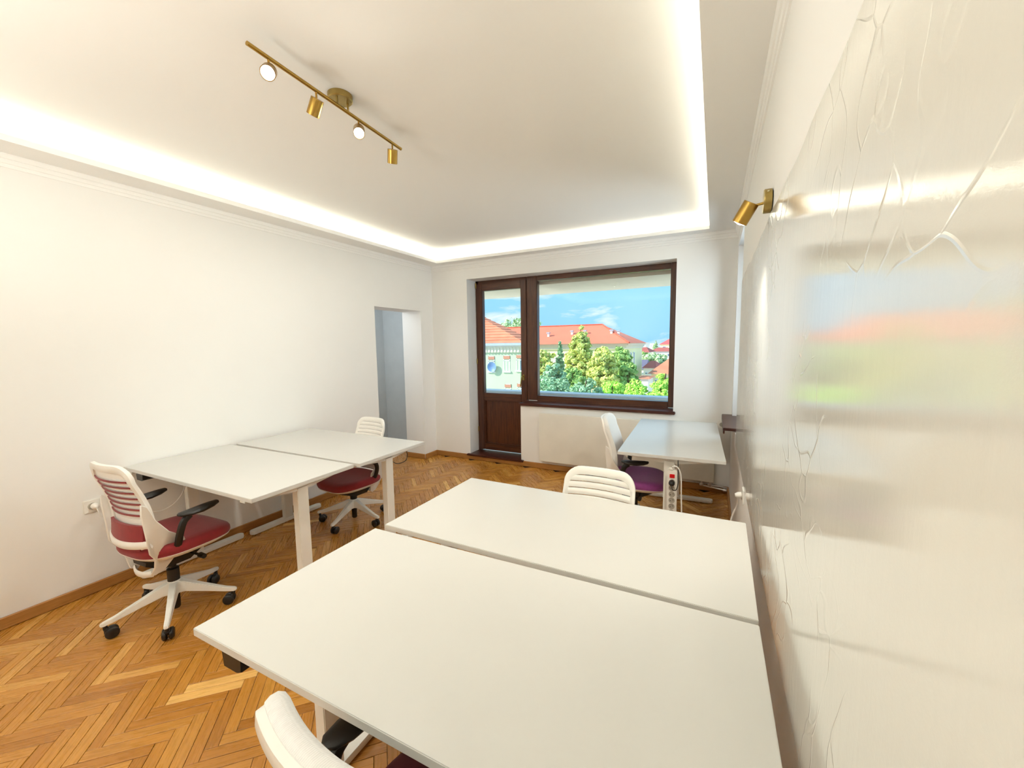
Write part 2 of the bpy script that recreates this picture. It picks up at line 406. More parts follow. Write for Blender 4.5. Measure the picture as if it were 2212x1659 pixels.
def stave_geo(c, du, dv):
    """stave centred at c, half extents along du (length) and dv (width)"""
    g = .0009; e = .0012
    a = du.normalized(); w = dv.normalized(); L2 = SL/2-g; W2 = SW/2-g
    tz = random.uniform(-.0005, .0005); tl = random.uniform(-.0009, .0009); tw = random.uniform(-.0004, .0004)
    out = []
    for l2, w2, z in ((L2, W2, -.012), (L2, W2, -.0010), (L2-e, W2-e, 0)):
        for sa, sw in ((-1, -1), (1, -1), (1, 1), (-1, 1)):
            p = c+a*sa*l2+w*sw*w2
            out.append((p.x, p.y, z+(tz+tl*sa+tw*sw if z > -.01 else 0)-.0014))
    fs = [(8, 9, 10, 11)]
    for r in (0, 4):
        for k in range(4): fs.append((r+k, r+(k+1) % 4, r+4+(k+1) % 4, r+4+k))
    uo, vo = random.uniform(0, 40), random.uniform(0, 40)
    uvs = {}
    for i in range(12):
        sa, sw = ((-1, -1), (1, -1), (1, 1), (-1, 1))[i % 4]
        uvs[i] = (uo+sa*SL/2, vo+sw*SW/2)
    r = random.random(); tint = min(1, max(0, .5+random.gauss(0, .13)+(.32 if r < .06 else 0)))
    return out, fs, uvs, tint
def stave_mesh(name, items):
    vs, fs, uv, ti = [], [], [], []
    for v, f, u, t in items:
        o = len(vs); vs += v
        for q in f:
            fs.append(tuple(i+o for i in q)); uv += [u[i] for i in q]; ti.append(t)
    me = bpy.data.meshes.new(name); me.from_pydata(vs, [], fs); me.materials.append(M_stave)
    ul = me.uv_layers.new(name='UVMap'); ul.data.foreach_set('uv', [c for p in uv for c in p])
    at = me.attributes.new('tint', 'FLOAT', 'FACE'); at.data.foreach_set('value', ti)
    return me
staves = []
R = 95
for y in range(-R, R):
    for m_ in range(-14, 15):
        staves.append(((y+2*NB*m_+NB/2, y+.5), 0)); staves.append(((y+.5, y+1+2*NB*m_+NB/2), 1))
keep = []
for (u, v), k in staves:
    c = ORG+EU*(u*SW)+EV*(v*SW)
    inroom = XL-.1 < c.x < XR+.1 and YF-.05 < c.y < YB+.05
    inhall = -4.86 < c.x <= XL-.1 and 3.05 < c.y < 5.0
    if not (inroom or inhall): continue
    score = 0; q = proj((c.x, c.y, 0))
    if q and -60 < q[0] < 2272 and 900 < q[1] < 1720 and not any(inpoly(q[0], q[1], P) for P in HID):
        score = (CAMZ)/(q[2]**3)
    keep.append((score, c, k))
keep.sort(key=lambda t: -t[0])
rest = []
for i, (sc, c, k) in enumerate(keep):
    g = stave_geo(c, EU if k == 0 else EV, EV if k == 0 else EU)
    if i < 300 and sc > 0: link('plank', stave_mesh('plank', [g]), fl)
    else: rest.append(g)
o = link('herringbone_planks', stave_mesh('herringbone_planks', rest), fl); o['kind'] = 'stuff'

# ------------------------------------------------------------------ balcony door and window
FY0, FY1 = 4.80, 4.87
def frame_part(name, x0, x1, z0, z1, vertical, parent, y0=FY0, y1=FY1, bev=.006):
    return MB().box(x0, x1, y0, y1, z0, z1).obj(name, M_wv if vertical else M_wh, parent, bevel=bev)
dr = empty('door_1', (0, 0, 0)); struct(dr, 'dark brown balcony door with a tall pane above a wood panel', 'door')
dxa, dxb = -2.957, -2.19
frame_part('frame_stile', dxa, dxa+.045, .075, 2.425, True, dr, 4.815, 4.90)
frame_part('frame_head', dxa, dxb, 2.375, 2.425, False, dr, 4.815, 4.90)
frame_part('stile', dxa+.03, -2.845, .10, 2.385, True, dr)
frame_part('stile', -2.272, dxb-.002, .10, 2.385, True, dr)
frame_part('top_rail', -2.846, -2.271, 2.285, 2.385, False, dr)
frame_part('middle_rail', -2.846, -2.271, .80, .90, False, dr)
frame_part('bottom_rail', -2.846, -2.271, .10, .185, False, dr)
pn = MB().box(-2.85, -2.268, 4.835, 4.862, .18, .805).obj('door_panel', M_wpanel, dr)
b = MB()
for (x0, x1, z0, z1) in ((-2.845, -2.832, .185, .80), (-2.285, -2.272, .185, .80), (-2.845, -2.272, .787, .80), (-2.845, -2.272, .185, .198)): b.box(x0, x1, 4.812, 4.838, z0, z1)
b.obj('panel_bead', M_wh, dr, bevel=.003)
MB().box(-2.848, -2.27, 4.838, 4.844, .895, 2.29).obj('pane', M_glass, dr)
hd = MB(); hd.box(-2.250, -2.222, 4.790, 4.802, 1.09, 1.165).obj('handle_plate', M_brassd, dr, bevel=.005)
b = MB(); b.tube(catmull([(-2.236, 4.795, 1.145), (-2.236, 4.760, 1.145), (-2.240, 4.750, 1.135), (-2.252, 4.748, 1.06), (-2.258, 4.750, 1.01)]), .0085, 8)
b.obj('door_handle', M_brassd, dr, smooth=True)
for zz in (.35, 1.3, 2.33):
    MB().lathe([(.007, 0), (.007, .07)], 10, Matrix.Translation((dxa+.012, 4.805, zz))).obj('hinge', M_brassd, dr, smooth=True)
wn = empty('window_1', (0, 0, 0)); struct(wn, 'wide dark brown single-pane window beside the balcony door', 'window')
frame_part('mullion', -2.188, -2.045, .83, 2.425, True, wn, 4.812, 4.90)
frame_part('frame_stile', -.452, -.38, .83, 2.425, True, wn, 4.80, 4.90)
frame_part('frame_head', -2.046, -.45, 2.36, 2.425, False, wn, 4.812, 4.90)
frame_part('frame_bottom', -2.046, -.45, .815, .895, False, wn, 4.80, 4.90)
MB().box(-2.050, -.448, 4.838, 4.844, .885, 2.365).obj('pane', M_glass, wn)
MB().box(-2.20, -.355, 4.555, 4.83, .790, .822).obj('window_sill', M_sill, wn, bevel=.006)
MB().box(-3.0, -2.150, 4.56, 4.85, .055, .078).obj('door_sill', M_sill, dr, bevel=.005)
# side window in the niche of the right wall
w2 = empty('window_2'); struct(w2, 'side window in the niche of the right wall', 'window')
for nm, a in (('frame_stile', (NY0, NY0+.07, NZ0, NZ1)), ('frame_stile', (NY1-.07, NY1, NZ0, NZ1)), ('frame_head', (NY0+.07, NY1-.07, NZ1-.07, NZ1)), ('frame_bottom', (NY0+.07, NY1-.07, NZ0, NZ0+.07))):
    MB().box(XR+.20, XR+.27, *a).obj(nm, M_wv, w2, bevel=.005)
MB().box(XR+.232, XR+.238, NY0+.07, NY1-.07, NZ0+.07, NZ1-.07).obj('pane', M_glass, w2)
b = MB(); b.box(.085, XR+.21, 3.80, 4.55, .808, .832); b.box(.085, .098, 3.80, 4.55, .780, .810)
b.obj('window_sill', M_sill, w2, bevel=.004)

# glossy film on the right wall
def film():
    b = MB(); ny, nz_ = 100, 40; y0, y1, z0, z1 = -1.2, 3.60, .74, 2.02
    rnd = [random.uniform(0, 6.28) for _ in range(12)]
    vs = []
    for i in range(ny+1):
        for j in range(nz_+1):
            y = y0+(y1-y0)*i/ny; z = z0+(z1-z0)*j/nz_
            zz = z+(.006*math.sin(y*5+rnd[0])+.004*math.sin(y*17+rnd[1]) if j == nz_ else 0)
            off = .0004*math.sin(y*9+1.7*math.sin(z*3+rnd[2])+rnd[3])*math.sin(z*5+rnd[4])
            vs.append((XR-.004-off, y, zz))
    fs = [(i*(nz_+1)+j, i*(nz_+1)+j+1, (i+1)*(nz_+1)+j+1, (i+1)*(nz_+1)+j) for i in range(ny) for j in range(nz_)]
    b.add(vs, fs)
    n = len(vs); b.add([(XR-.0002, y, z) for (x, y, z) in vs], [])
    bd = [i*(nz_+1) for i in range(ny+1)]+[ny*(nz_+1)+j for j in range(1, nz_+1)]+[i*(nz_+1)+nz_ for i in range(ny-1, -1, -1)]+[j for j in range(nz_-1, 0, -1)]
    for k in range(len(bd)):
        a, c = bd[k], bd[(k+1) % len(bd)]; b.f.append((a, c, c+n, a+n))
    return b.obj('wall_film', M_film, smooth=True)
tag(film(), 'wrinkled glossy white film covering the right wall from desk height up', 'film')

# ------------------------------------------------------------------ desks
def desk(cx, cy, w, dp, rz, label, front=-1, zt=.775, paddle_x=None, knob=False):
    r = empty('desk', (cx, cy, 0), rz); tag(r, label, 'desk', 'white desks in the office')
    MB().box(-w/2, w/2, -dp/2, dp/2, zt-.023, zt).obj('desktop', M_top, r, bevel=.0018)
    for s in (-1, 1):
        x = s*(w/2-.085)
        b = MB(); b.box(x-.025, x+.025, -.036, .036, .03, zt-.05); b.obj('leg', M_white, r, bevel=.003)
        b = MB(); pts = []
        L2 = .335
        for hh, sc_ in ((.006, .93), (.014, 1), (.030, 1), (.036, .94)):
            ring = []
            for k in range(24):
                a = 2*PI*k/24; yy = (L2-.03)*(1 if math.sin(a) > 0 else -1)+.03*math.sin(a)*sc_
                ring.append((x+.032*sc_*math.cos(a), yy*(1 if abs(math.sin(a)) > 1e-6 else 1), hh))
            pts.append(ring)
        b.rings(pts); ft = b.obj('foot', M_white, r, smooth=True)
        for sy in (-1, 1): MB().lathe([(.018, 0), (.018, .012)], 12, Matrix.Translation((x, sy*(L2-.05), -.0005))).obj('glide', M_black, ft)
        poly = [(-L2, zt-.024), (L2, zt-.024), (L2, zt-.034), (.05, zt-.068), (-.05, zt-.068), (-L2, zt-.034)]
        b = MB(); b.prism([(a, c) for a, c in poly], x-.022, x+.022, 'x'); b.obj('support_arm', M_white, r, bevel=.002)
    MB().box(-w/2+.10, w/2-.10, -.03, .03, zt-.060, zt-.026).obj('crossbar', M_white, r)
    if paddle_x is not None:
        x = paddle_x; f = front
        b = MB(); b.prism([(x-.045, zt-.024), (x+.045, zt-.024), (x+.042, zt-.060), (x+.020, zt-.070), (x-.038, zt-.070)], f*(dp/2-.004), f*(dp/2-.09), 'y')
        b.obj('height_paddle', M_black, r, bevel=.003)
    if knob:
        b = MB(); b.lathe([(.012, 0), (.026, .006), (.030, .02), (.024, .034), (.012, .036)], 20, frame_to((-w/2+.118, -.02, zt-.125), (1, -.35, 0)))
        b.obj('crank_hub', M_black, r, smooth=True)
        MB().box(-w/2+.055, -w/2+.13, -.05, .03, zt-.17, zt-.05).obj('gear_box', M_white, r, bevel=.006)
    return r
desk(-.575, .888, 1.42, .685, math.radians(.2), 'white desk nearest the camera, its left corner out over the parquet', paddle_x=-.54)
desk(-.565, 1.609, 1.408, .694, math.radians(-.8), 'white desk against the right wall, just behind the nearest one', front=1, paddle_x=.4)
desk(-2.826, 1.532, 1.40, .674, math.radians(.4), 'white desk against the left wall, the nearer of its pair', paddle_x=-.50, knob=True)
desk(-2.800, 2.236, 1.396, .680, 0, 'white desk against the left wall, the farther one beside the doorway', front=1, paddle_x=.45)
E_DESK = desk(-.284, 3.615, 1.40, .70, math.radians(92.05), 'white desk under the window with a power strip on its leg', front=1, paddle_x=-.2)

# ------------------------------------------------------------------ chairs
def BP(x, s, off=0.0, hw=.20):
    """point of the chair back: x across, s 0..1 up, off towards the front"""
    z = .495+.475*s
    y = -.200-.045*s-.015*s*s+.030*math.sin(PI*min(1, s*1.25))+.040*(x/hw)**2
    return Vector((x, y+off, z))
def hw_at(s): return .196-.012*(s-.5)**2*4*(1 if s < .5 else .3)
CH = {}
def cm(key, fn):
    if key not in CH: CH[key] = fn()
    return CH[key]
def outline(k, n, sx_=1.0, sz=1.0, r=.078, sc=.5):
    W, H = hw_at(.5)*sx_, .2375*sz
    segs = [(0, H-r, 0), (1, PI*r/2, 0), (0, 2*(W-r), 1), (1, PI*r/2, 1), (0, 2*(H-r), 2), (1, PI*r/2, 2), (0, 2*(W-r), 3), (1, PI*r/2, 3), (0, H-r, 4)]
    tot = sum(q[1] for q in segs); d = tot*k/n
    cs = [(W-r, H-r), (-(W-r), H-r), (-(W-r), -(H-r)), (W-r, -(H-r))]
    for typ, ln, idx in segs:
        if d <= ln+1e-9: break
        d -= ln
    if typ == 1:
        a = idx*PI/2+d/r; x, h_ = cs[idx][0]+r*math.cos(a), cs[idx][1]+r*math.sin(a)
    else:
        x, h_ = {0: (W, d), 1: (W-r-d, H), 2: (-W, H-r-d), 3: (-(W-r)+d, -H), 4: (W, -(H-r)+d)}[idx]
    s_ = sc+h_/.475
    return x*(1-.09*max(0, s_-.3)), s_
def back_frame_mesh():
    n = 96; rs = []
    for k in range(n):
        xo, so = outline(k, n); xi, si = outline(k, n, .87, .86, .058, .485)
        rs.append([BP(xo, so, .004), BP(xo*.995, so-.004*(so-.5), -.014), BP((xo+xi)/2, (so+si)/2, -.020), BP(xi, si, -.012), BP(xi, si, .004), BP((xo+xi)/2, (so+si)/2, .010)])
    b = MB(); m_ = len(rs[0]); b.v = [tuple(p) for r in rs for p in r]
    for k in range(n):
        for j in range(m_):
            a, c = k*m_+j, ((k+1) % n)*m_+j; a2, c2 = k*m_+(j+1) % m_, ((k+1) % n)*m_+(j+1) % m_
            b.f.append((a, c, c2, a2))
    return b.mesh('back_frame', M_plastic, smooth=True)
def inner_hw(s):
    W, H, r = hw_at(.5)*.875, .2375*.865, .058
    e = H-abs((s-.485)*.475)
    if e <= 0: return .02
    return (W if e >= r else W-r+math.sqrt(max(0, r*r-(r-e)**2)))*(1-.09*max(0, s-.3))
def patch(b, s0, s1, off, th, hwf, nx=12, ns=3, bulge=0.0):
    F, K = [], []
    for j in range(ns+1):
        s = s0+(s1-s0)*j/ns; w = hwf(s); e = bulge*math.sin(PI*j/ns)
        F.append([BP(-w+2*w*i/nx, s, off+th+e) for i in range(nx+1)]); K.append([BP(-w+2*w*i/nx, s, off) for i in range(nx+1)])
    rs = [F[j]+list(reversed(K[j])) for j in range(ns+1)]
    b.rings(rs)
def slats_meshes():
    out = []
    ns = 8
    for i in range(ns):
        s0 = .355+.070*i; s1 = s0+.0595
        b = MB(); patch(b, s0, s1, -.004, .008, inner_hw, 14, 3, .003); out.append(b.mesh('slat', M_plastic, smooth=True))
    return out
def red_ribs_meshes(mt):
    out = []
    for i in range(7):
        s0 = .385+.070*i
        b = MB(); patch(b, s0, s0+.018, -.014, .006, lambda s: inner_hw(s)*.97, 14, 1); out.append(b.mesh('rib', mt))
    return out
def seat_rings(prof, rx, ry, cy, n=56, p=3.2, droop=.018):
    rs = []
    for sc_, z in prof:
        r = []
        for k in range(n):
            a = 2*PI*k/n; x = rx*sc_*sgnpow(math.cos(a), 2/p); y = ry*sc_*sgnpow(math.sin(a), 2/p)
            if y < 0: x *= 1-.10*(y/ry)**2
            zz = z-(droop*(y/ry)**4 if y > 0 else 0)+.010*(x/rx)**2*(1 if z > .46 else 0)
            r.append((x, cy+y, zz))
        rs.append(r)
    return rs
def seat_mesh(mt):
    return MB().rings(seat_rings([(.90, .432), (.975, .440), (1, .455), (.995, .470), (.965, .482), (.90, .490), (.75, .494), (.4, .494), (.05, .493)], .242, .235, .03)).mesh('seat', mt, smooth=True)
def shell_mesh():
    return MB().rings(seat_rings([(.30, .385), (.62, .392), (.85, .412), (.96, .430), (.985, .440), (.94, .444)], .242, .235, .03)).mesh('seat_shell', M_plastic, smooth=True)
def mech_mesh():
    b = MB(); b.rings([[(x*w, y, z) for x, z in ((-1, .335+dz), (1, .335+dz), (1.15, .39), (-1.15, .39))] for y, w, dz in ((-.15, .060, .03), (-.08, .085, -.012), (.05, .090, -.012), (.17, .060, .038))])
    b.tube([(.05, .05, .36), (.17, .06, .355)], .007, 8); b.lathe([(.011, 0), (.016, .01), (.014, .05)], 12, frame_to((.16, .06, .355), (1, 0, 0)))
    return b.mesh('tilt_mechanism', M_black, smooth=True)
def wing_mesh(s):
    poly = [(-.205, .76), (-.178, .74), (-.150, .66), (-.095, .575), (-.035, .525), (-.030, .500), (-.055, .420), (-.090, .335), (-.125, .312), (-.152, .325), (-.150, .38), (-.160, .44), (-.190, .485), (-.198, .60), (-.208, .70)]
    xf = lambda z: s*((.203 if z > .60 else .203+.014*(.6-z)/.1) if z > .50 else .085+.132*max(0, (z-.31)/.19)**.7)
    rs = [[Vector((xf(z)+o_*s, y, z)) for y, z in poly] for o_ in (-.010, .004)]
    return MB().rings(rs).mesh('side_wing', M_plastic, smooth=True, bevel=.003, seg=1)
def crossbar_mesh():
    b = MB(); pts = []
    for i in range(15):
        x = -.20+.40*i/14; pts.append((x, -.222+.048*(x/.20)**2, .520+.014*(x/.2)**2))
    b.tube(pts, .008, 10, .021)
    pts = [(-.09, -.135, .325), (-.045, -.150, .318), (0, -.155, .316), (.045, -.150, .318), (.09, -.135, .325)]
    b.tube(catmull(pts, 4), .008, 8, .018)
    return b.mesh('cross_bar', M_plastic, smooth=True)
def pad_mesh(mt):
    b = MB(); patch(b, .055, .285, -.026, .014, lambda s: .160, 14, 6, .004); patch(b, .0, .03, -.02, .01, lambda s: .14, 14, 1)
    return b.mesh('lumbar_pad', mt, smooth=True)
def lumbar_mesh():
    b = MB(); patch(b, .05, .345, -.004, .008, inner_hw, 14, 6, .004); return b.mesh('lower_back_panel', M_plastic, smooth=True)
def knit_mesh():
    b = MB(); n = 120; rs = []
    for sc_, off in ((.99, -.002), (1.02, .002), (1.035, .012), (1.03, .026), (1.0, .037), (.95, .042), (.85, .043), (.6, .042), (.3, .042), (.04, .042)):
        rs.append([BP(*(lambda q: (q[0]*sc_*1.0, .5+(q[1]-.5)*sc_*.99))(outline(k, n, r=.080)), off) for k in range(n)])
    b.rings(rs); return b.mesh('knit_cover', M_knit, smooth=True)
def arm_post(s):
    b = MB(); b.tube(catmull([(s*.212, -.065, .475), (s*.232, -.068, .51), (s*.255, -.066, .57), (s*.262, -.050, .62), (s*.262, -.020, .645)], 6), [.019]*25, 8, [.016]*25)
    return b.mesh('arm_post', M_black, smooth=True)
def arm_pad(s):
    rs = []
    for y, w, t_ in ((-.075, .012, .006), (-.062, .028, .012), (-.02, .038, .016), (.04, .040, .019), (.09, .034, .016), (.122, .022, .010), (.128, .010, .005)):
        rs.append([(s*.262+w*math.cos(2*PI*k/12), y, .658+.012*(y/.12)**2+t_*math.sin(2*PI*k/12)) for k in range(12)])
    return MB().rings(rs).mesh('arm_pad', M_black, smooth=True)
def star_leg_mesh():
    rs = []
    for r, w, z0, z1 in ((.020, .024, .120, .195), (.06, .022, .125, .184), (.16, .018, .106, .146), (.26, .014, .084, .110), (.306, .013, .077, .099), (.320, .009, .079, .094)):
        rs.append([(r, -w, z0), (r, w, z0), (r, w*.80, z1), (r, -w*.80, z1)])
    return MB().rings(rs).mesh('star_leg', M_white, smooth=True, bevel=.003)
def caster_mesh():
    b = MB(); b.lathe([(.010, .058), (.010, .082)], 10, Matrix.Translation((.300, 0, 0)))
    b.tube([(.300, 0, .060), (.293, 0, .052), (.280, 0, .034)], [.012, .018, .012], 10, [.012, .012, .012])
    return b.mesh('caster', M_black, smooth=True)
def wheel_mesh(s):
    return MB().lathe([(.012, 0), (.026, .001), (.030, .005), (.030, .017), (.024, .022), (.008, .022)], 22, frame_to((.276, s*.004, .030), (0, s, 0))).mesh('wheel', M_tyre, smooth=True)
def office_chair(x, y, rz, label, fabric, ph, dz=0.0, knit=False):
    r = empty('office_chair', (x, y, 0), rz); tag(r, label, 'chair', 'white framed office chairs')
    fk = fabric.name; up = (0, 0, dz)
    link('seat', cm('seat'+fk, lambda: seat_mesh(fabric)), r, up)['label'] = {'red_fabric': 'red fabric seat cushion', 'purple_fabric': 'purple fabric seat cushion'}.get(fk, 'dark maroon fabric seat cushion')
    link('seat_shell', cm('shell', shell_mesh), r, up)
    link('tilt_mechanism', cm('mech', mech_mesh), r, up)
    bf = link('back_frame', cm('bf', back_frame_mesh), r, up)
    if knit:
        link('knit_cover', cm('knit', knit_mesh), r, up)
    else:
        for i, me in enumerate(cm('slats', slats_meshes)): link('slat', me, bf)
        for me in cm('ribs'+fk, lambda: red_ribs_meshes(fabric)): link('rib', me, bf)
        link('lower_back_panel', cm('lbp', lumbar_mesh), bf)
    link('lumbar_pad', cm('pad'+fk, lambda: pad_mesh(fabric)), r, up)
    link('cross_bar', cm('cb', crossbar_mesh), r, up)
    for s in (-1, 1):
        link('side_wing', cm('wing%d' % s, lambda: wing_mesh(s)), r, up)
        ap = link('armrest', cm('ap%d' % s, lambda: arm_post(s)), r, up)
        link('arm_pad', cm('apd%d' % s, lambda: arm_pad(s)), ap)
    link('gas_cylinder', cm('gas', lambda: MB().lathe([(.016, .022), (.022, .03), (.022, .10), (.027, .12), (.030, .20), (.030, .27), (.018, .275), (.016, .345)], 20).mesh('gas_cylinder', M_black, smooth=True)), r)
    base = link('base_hub', cm('hub', lambda: MB().lathe([(.028, .118), (.036, .124), (.036, .185), (.028, .202)], 24).mesh('base_hub', M_white, smooth=True)), r)
    for k in range(5):
        a = ph+2*PI*k/5-rz
        link('star_leg', cm('sl', star_leg_mesh), base, rot=(0, 0, a))
        c = link('caster', cm('cs', caster_mesh), r, rot=(0, 0, a))
        sw = random.uniform(-.9, .9)
        for s in (-1, 1):
            link('wheel', cm('wh%d' % s, lambda: wheel_mesh(s)), c)
    return r
D = math.radians
office_chair(-2.825, 1.125, D(3), 'white office chair with a red seat in the left foreground, seen from behind', M_red, D(-103), 0.0)
office_chair(-2.865, 2.50, D(174), 'white office chair with a red seat tucked behind the far left desk', M_red, D(-4), -.075)
office_chair(-.565, 3.38, D(-86), 'white office chair with a purple seat at the window desk', M_purple, D(20), -.02, knit=True)
office_chair(-.525, 1.80, D(178), 'cream slatted chair back rising behind the second desk from the camera', M_purple, D(10), -.07)
office_chair(-.515, .60, D(-8), 'white knit-backed office chair at the bottom edge before the nearest desk', M_maroon, D(50), -.035, knit=True)

# ------------------------------------------------------------------ ceiling track lamp
BZ = 2.722
tr = empty('ceiling_spotlight_bar', (-1.69, 1.52, ZIN)); tag(tr, 'brass bar with four cylindrical spotlights fixed to the ceiling', 'lamp')
TI = Matrix.Translation((1.69, -1.52, -ZIN))
k_ = (BZ-CAMZ)/(2.67-CAMZ)
P0 = Vector((-1.571*k_, .997*k_, BZ)); P1 = Vector((-1.629*k_, 1.879*k_, BZ)); DB = (P1-P0).normalized()
def loc(p): return TI @ Vector(p)
MB().tube([loc(P0), loc(P1)], .0085, 14).obj('bar', M_brass, tr, smooth=True)
MB().lathe([(.058, 0), (.058, -.024), (.054, -.028)], 40, Matrix.Translation((0, 0, 0))).obj('canopy', M_brassd, tr, smooth=True)
for s in (-.035, .035):
    c = P0+DB*((P1-P0).length*.516+s)
    MB().tube([(c.x+1.69, c.y-1.52, -.026), loc(c)], .005, 10).obj('bracket', M_brassd, tr, smooth=True)
heads = [(.095, (.62, -.55, -.62), True), (.345, (-.60, .06, -.80), False), (.630, (.55, -.55, -.65), True), (.915, (-.36, .32, -.87), False)]
for f, dr_, lit in heads:
    base_ = P0+DB*((P1-P0).length*f); dv = Vector(dr_).normalized(); sk = base_+Vector((0, 0, -.050))
    st = MB().tube([loc(base_), loc(sk)], .0045, 10).obj('stem', M_brass, tr, smooth=True)
    top = sk-dv*.014
    Mh = frame_to(loc(top), dv)
    hdm = MB(); n = 28
    prof = [(.004, 0), (.0275, 0), (.028, .003), (.028, .072), (.0255, .072), (.0255, .055), (.004, .055)]
    hdm.lathe(prof, n, Mh); hh = hdm.obj('spot_head', M_brass, tr, smooth=True)
    MB().lathe([(.0250, .058), (.0250, .064), (.018, .069), (.004, .071)], 20, Mh).obj('bulb', M_bulb, hh, smooth=True)
    lp = top+dv*.085
    light('spot_bulb_light', 'SPOT', lp, 9 if lit else 25, (1, .97, .88), dv, spot_size=math.radians(140), spot_blend=.7, shadow_soft_size=.025)

# wall lamp
wl = empty('wall_lamp', (XR-.004, 1.83, 2.075)); tag(wl, 'small lit brass spotlight on the right wall above the film', 'lamp')
MB().lathe([(.043, 0), (.043, .022), (.040, .025)], 36, frame_to((0, 0, 0), (-1, 0, 0))).obj('wall_plate', M_brassd, wl, smooth=True)
MB().lathe([(.004, 0), (.004, .003)], 10, frame_to((-.012, -.035, .024), (-.3, -.8, .6))).obj('screw', M_screw, wl)
MB().tube([(-.02, .0, -.004), (-.066, .01, -.010)], .005, 10).obj('arm', M_brass, wl, smooth=True)
dv = Vector((-.50, .30, -.86)).normalized(); top = Vector((-.062, .008, .006))
Mh = frame_to(top, dv)
hh = MB().lathe([(.004, 0), (.0275, 0), (.028, .003), (.028, .078), (.0255, .078), (.0255, .060), (.004, .060)], 28, Mh).obj('spot_head', M_brass, wl, smooth=True)
MB().lathe([(.025, .062), (.025, .072), (.02, .080), (.004, .084)], 20, Mh).obj('bulb', M_bulb, hh, smooth=True)
light('wall_bulb_light', 'SPOT', Vector((XR-.004, 1.83, 2.075))+top+dv*.098, 30, (1, .93, .80), dv, spot_size=math.radians(130), spot_blend=.6, shadow_soft_size=.025)

# ------------------------------------------------------------------ radiator
rd = empty('radiator', (-.93, 4.55, .12)); tag(rd, 'flat cream panel radiator on the wall under the window', 'radiator')
MB().box(-.97, .965, -.045, -.020, 0, .60).obj('front_panel', M_rad, rd, bevel=.006)
MB().box(-.965, .960, -.020, .03, .01, .59).obj('convector', M_rad, rd)
for x in (-.7, .7): MB().box(x-.02, x+.02, .028, .049, .1, .5).obj('bracket', M_rad, rd)
for x in (.85, .93):
    b = MB(); b.lathe([(.012, -.03), (.012, .01)], 10, Matrix.Translation((x, 0, 0))); b.lathe([(.018, -.055), (.022, -.045), (.018, -.03)], 12, Matrix.Translation((x, 0, 0)))
    b.obj('valve', M_valve, rd, smooth=True)
MB().tube([(.85, 0, -.05), (.93, -.01, -.058), (1.06, -.015, -.070)], .009, 8).obj('pipe', M_valve, rd, smooth=True)
MB().tube([(.93, 0, -.045), (1.02, .0, -.045), (1.09, .02, -.06)], .008, 8).obj('pipe', M_valve, rd, smooth=True)
MB().lathe([(.012, 0), (.016, .01), (.013, .035)], 12, frame_to((1.05, -.015, -.07), (1, 0, -.1))).obj('valve', M_valve, rd, smooth=True)

# ------------------------------------------------------------------ sockets, plugs, cables, power strip
def socket(name, loc_, axis, label, n=1):
    r = empty(name, loc_); tag(r, label, 'socket')
    s = 1 if axis > 0 else -1
    b = MB(); b.box(0 if s > 0 else -.010, .010 if s > 0 else 0, -.042*n, .042*n, -.042, .042); b.obj('cover_plate', M_plastic, r, bevel=.004)
    for i in range(n):
        yy = (i-(n-1)/2)*.075
        b = MB(); b.lathe([(.022, 0), (.022, .004), (.018, .004), (.017, .001), (.003, .001)], 24, frame_to((s*.0095, yy, 0), (s, 0, 0))); b.obj('outlet_ring', M_grey, r, smooth=True)
    return r
socket('wall_socket', (XL, 1.022, .565), 1, 'white wall socket on the left wall behind the red foreground chair')
pl = empty('power_plug', (XL+.012, 1.03, .565)); tag(pl, 'white plug and cable in the left wall socket', 'plug')
MB().lathe([(.019, 0), (.019, .018), (.012, .034), (.006, .04)], 16, frame_to((0, 0, 0), (1, 0, -.1))).obj('plug_body', M_plastic, pl, smooth=True)
MB().tube(catmull([(.030, 0, -.004), (.040, .005, -.03), (.040, .02, -.07), (.050, .09, -.095), (.06, .20, -.11), (.10, .32, -.13), (.12, .42, -.05), (.06, .5, .10)], 8), .0035, 8).obj('cable', M_cable, pl, smooth=True)
socket('wall_socket', (XR, 2.55, .690), -1, 'cream wall socket low on the right wall beside the second desk', 1)
bs = empty('wall_socket', (.09, YB, .715)); tag(bs, 'small cream socket on the window wall right of the window', 'socket')
MB().box(-.04, .04, -.010, 0, -.04, .04).obj('cover_plate', M_plastic, bs, bevel=.004)
MB().lathe([(.022, 0), (.022, .004), (.018, .004), (.017, .001), (.003, .001)], 24, frame_to((0, -.0095, 0), (0, -1, 0))).obj('outlet_ring', M_grey, bs, smooth=True)

ps = empty('power_strip', (-.234, 2.915, .50), D(2)); tag(ps, 'white power strip with a red switch fixed upright to the window desk leg', 'power strip')
MB().box(-.032, .032, -.016, .016, -.27, .185).obj('strip_body', M_plastic, ps, bevel=.005)
MB().box(-.016, .016, -.022, -.014, .130, .156).obj('switch', M_redsw, ps, bevel=.002)
for k in range(8):
    zc = .100-.043*k
    oc = MB().lathe([(.0200, 0), (.0200, .003), (.0175, .003), (.0168, .0005), (.003, .0005)], 24, frame_to((0, -.0158, zc), (0, -1, 0))).obj('outlet', M_grey, ps, smooth=True)
    b = MB()
    for sx_ in (-.008, .008): b.lathe([(.0028, 0), (.0028, .0012)], 8, frame_to((sx_, -.0163, zc+sx_*.5), (0, -1, 0)))
    b.obj('contact_hole', M_black, oc)
bp = empty('power_plug', (-.234, 2.893, .600)); tag(bp, 'black plug with a short cord in the top outlet of the power strip', 'plug')
MB().lathe([(.019, 0), (.020, .016), (.014, .032), (.007, .036)], 16, frame_to((0, 0, 0), (0, -1, -.2))).obj('plug_body', M_black, bp, smooth=True)
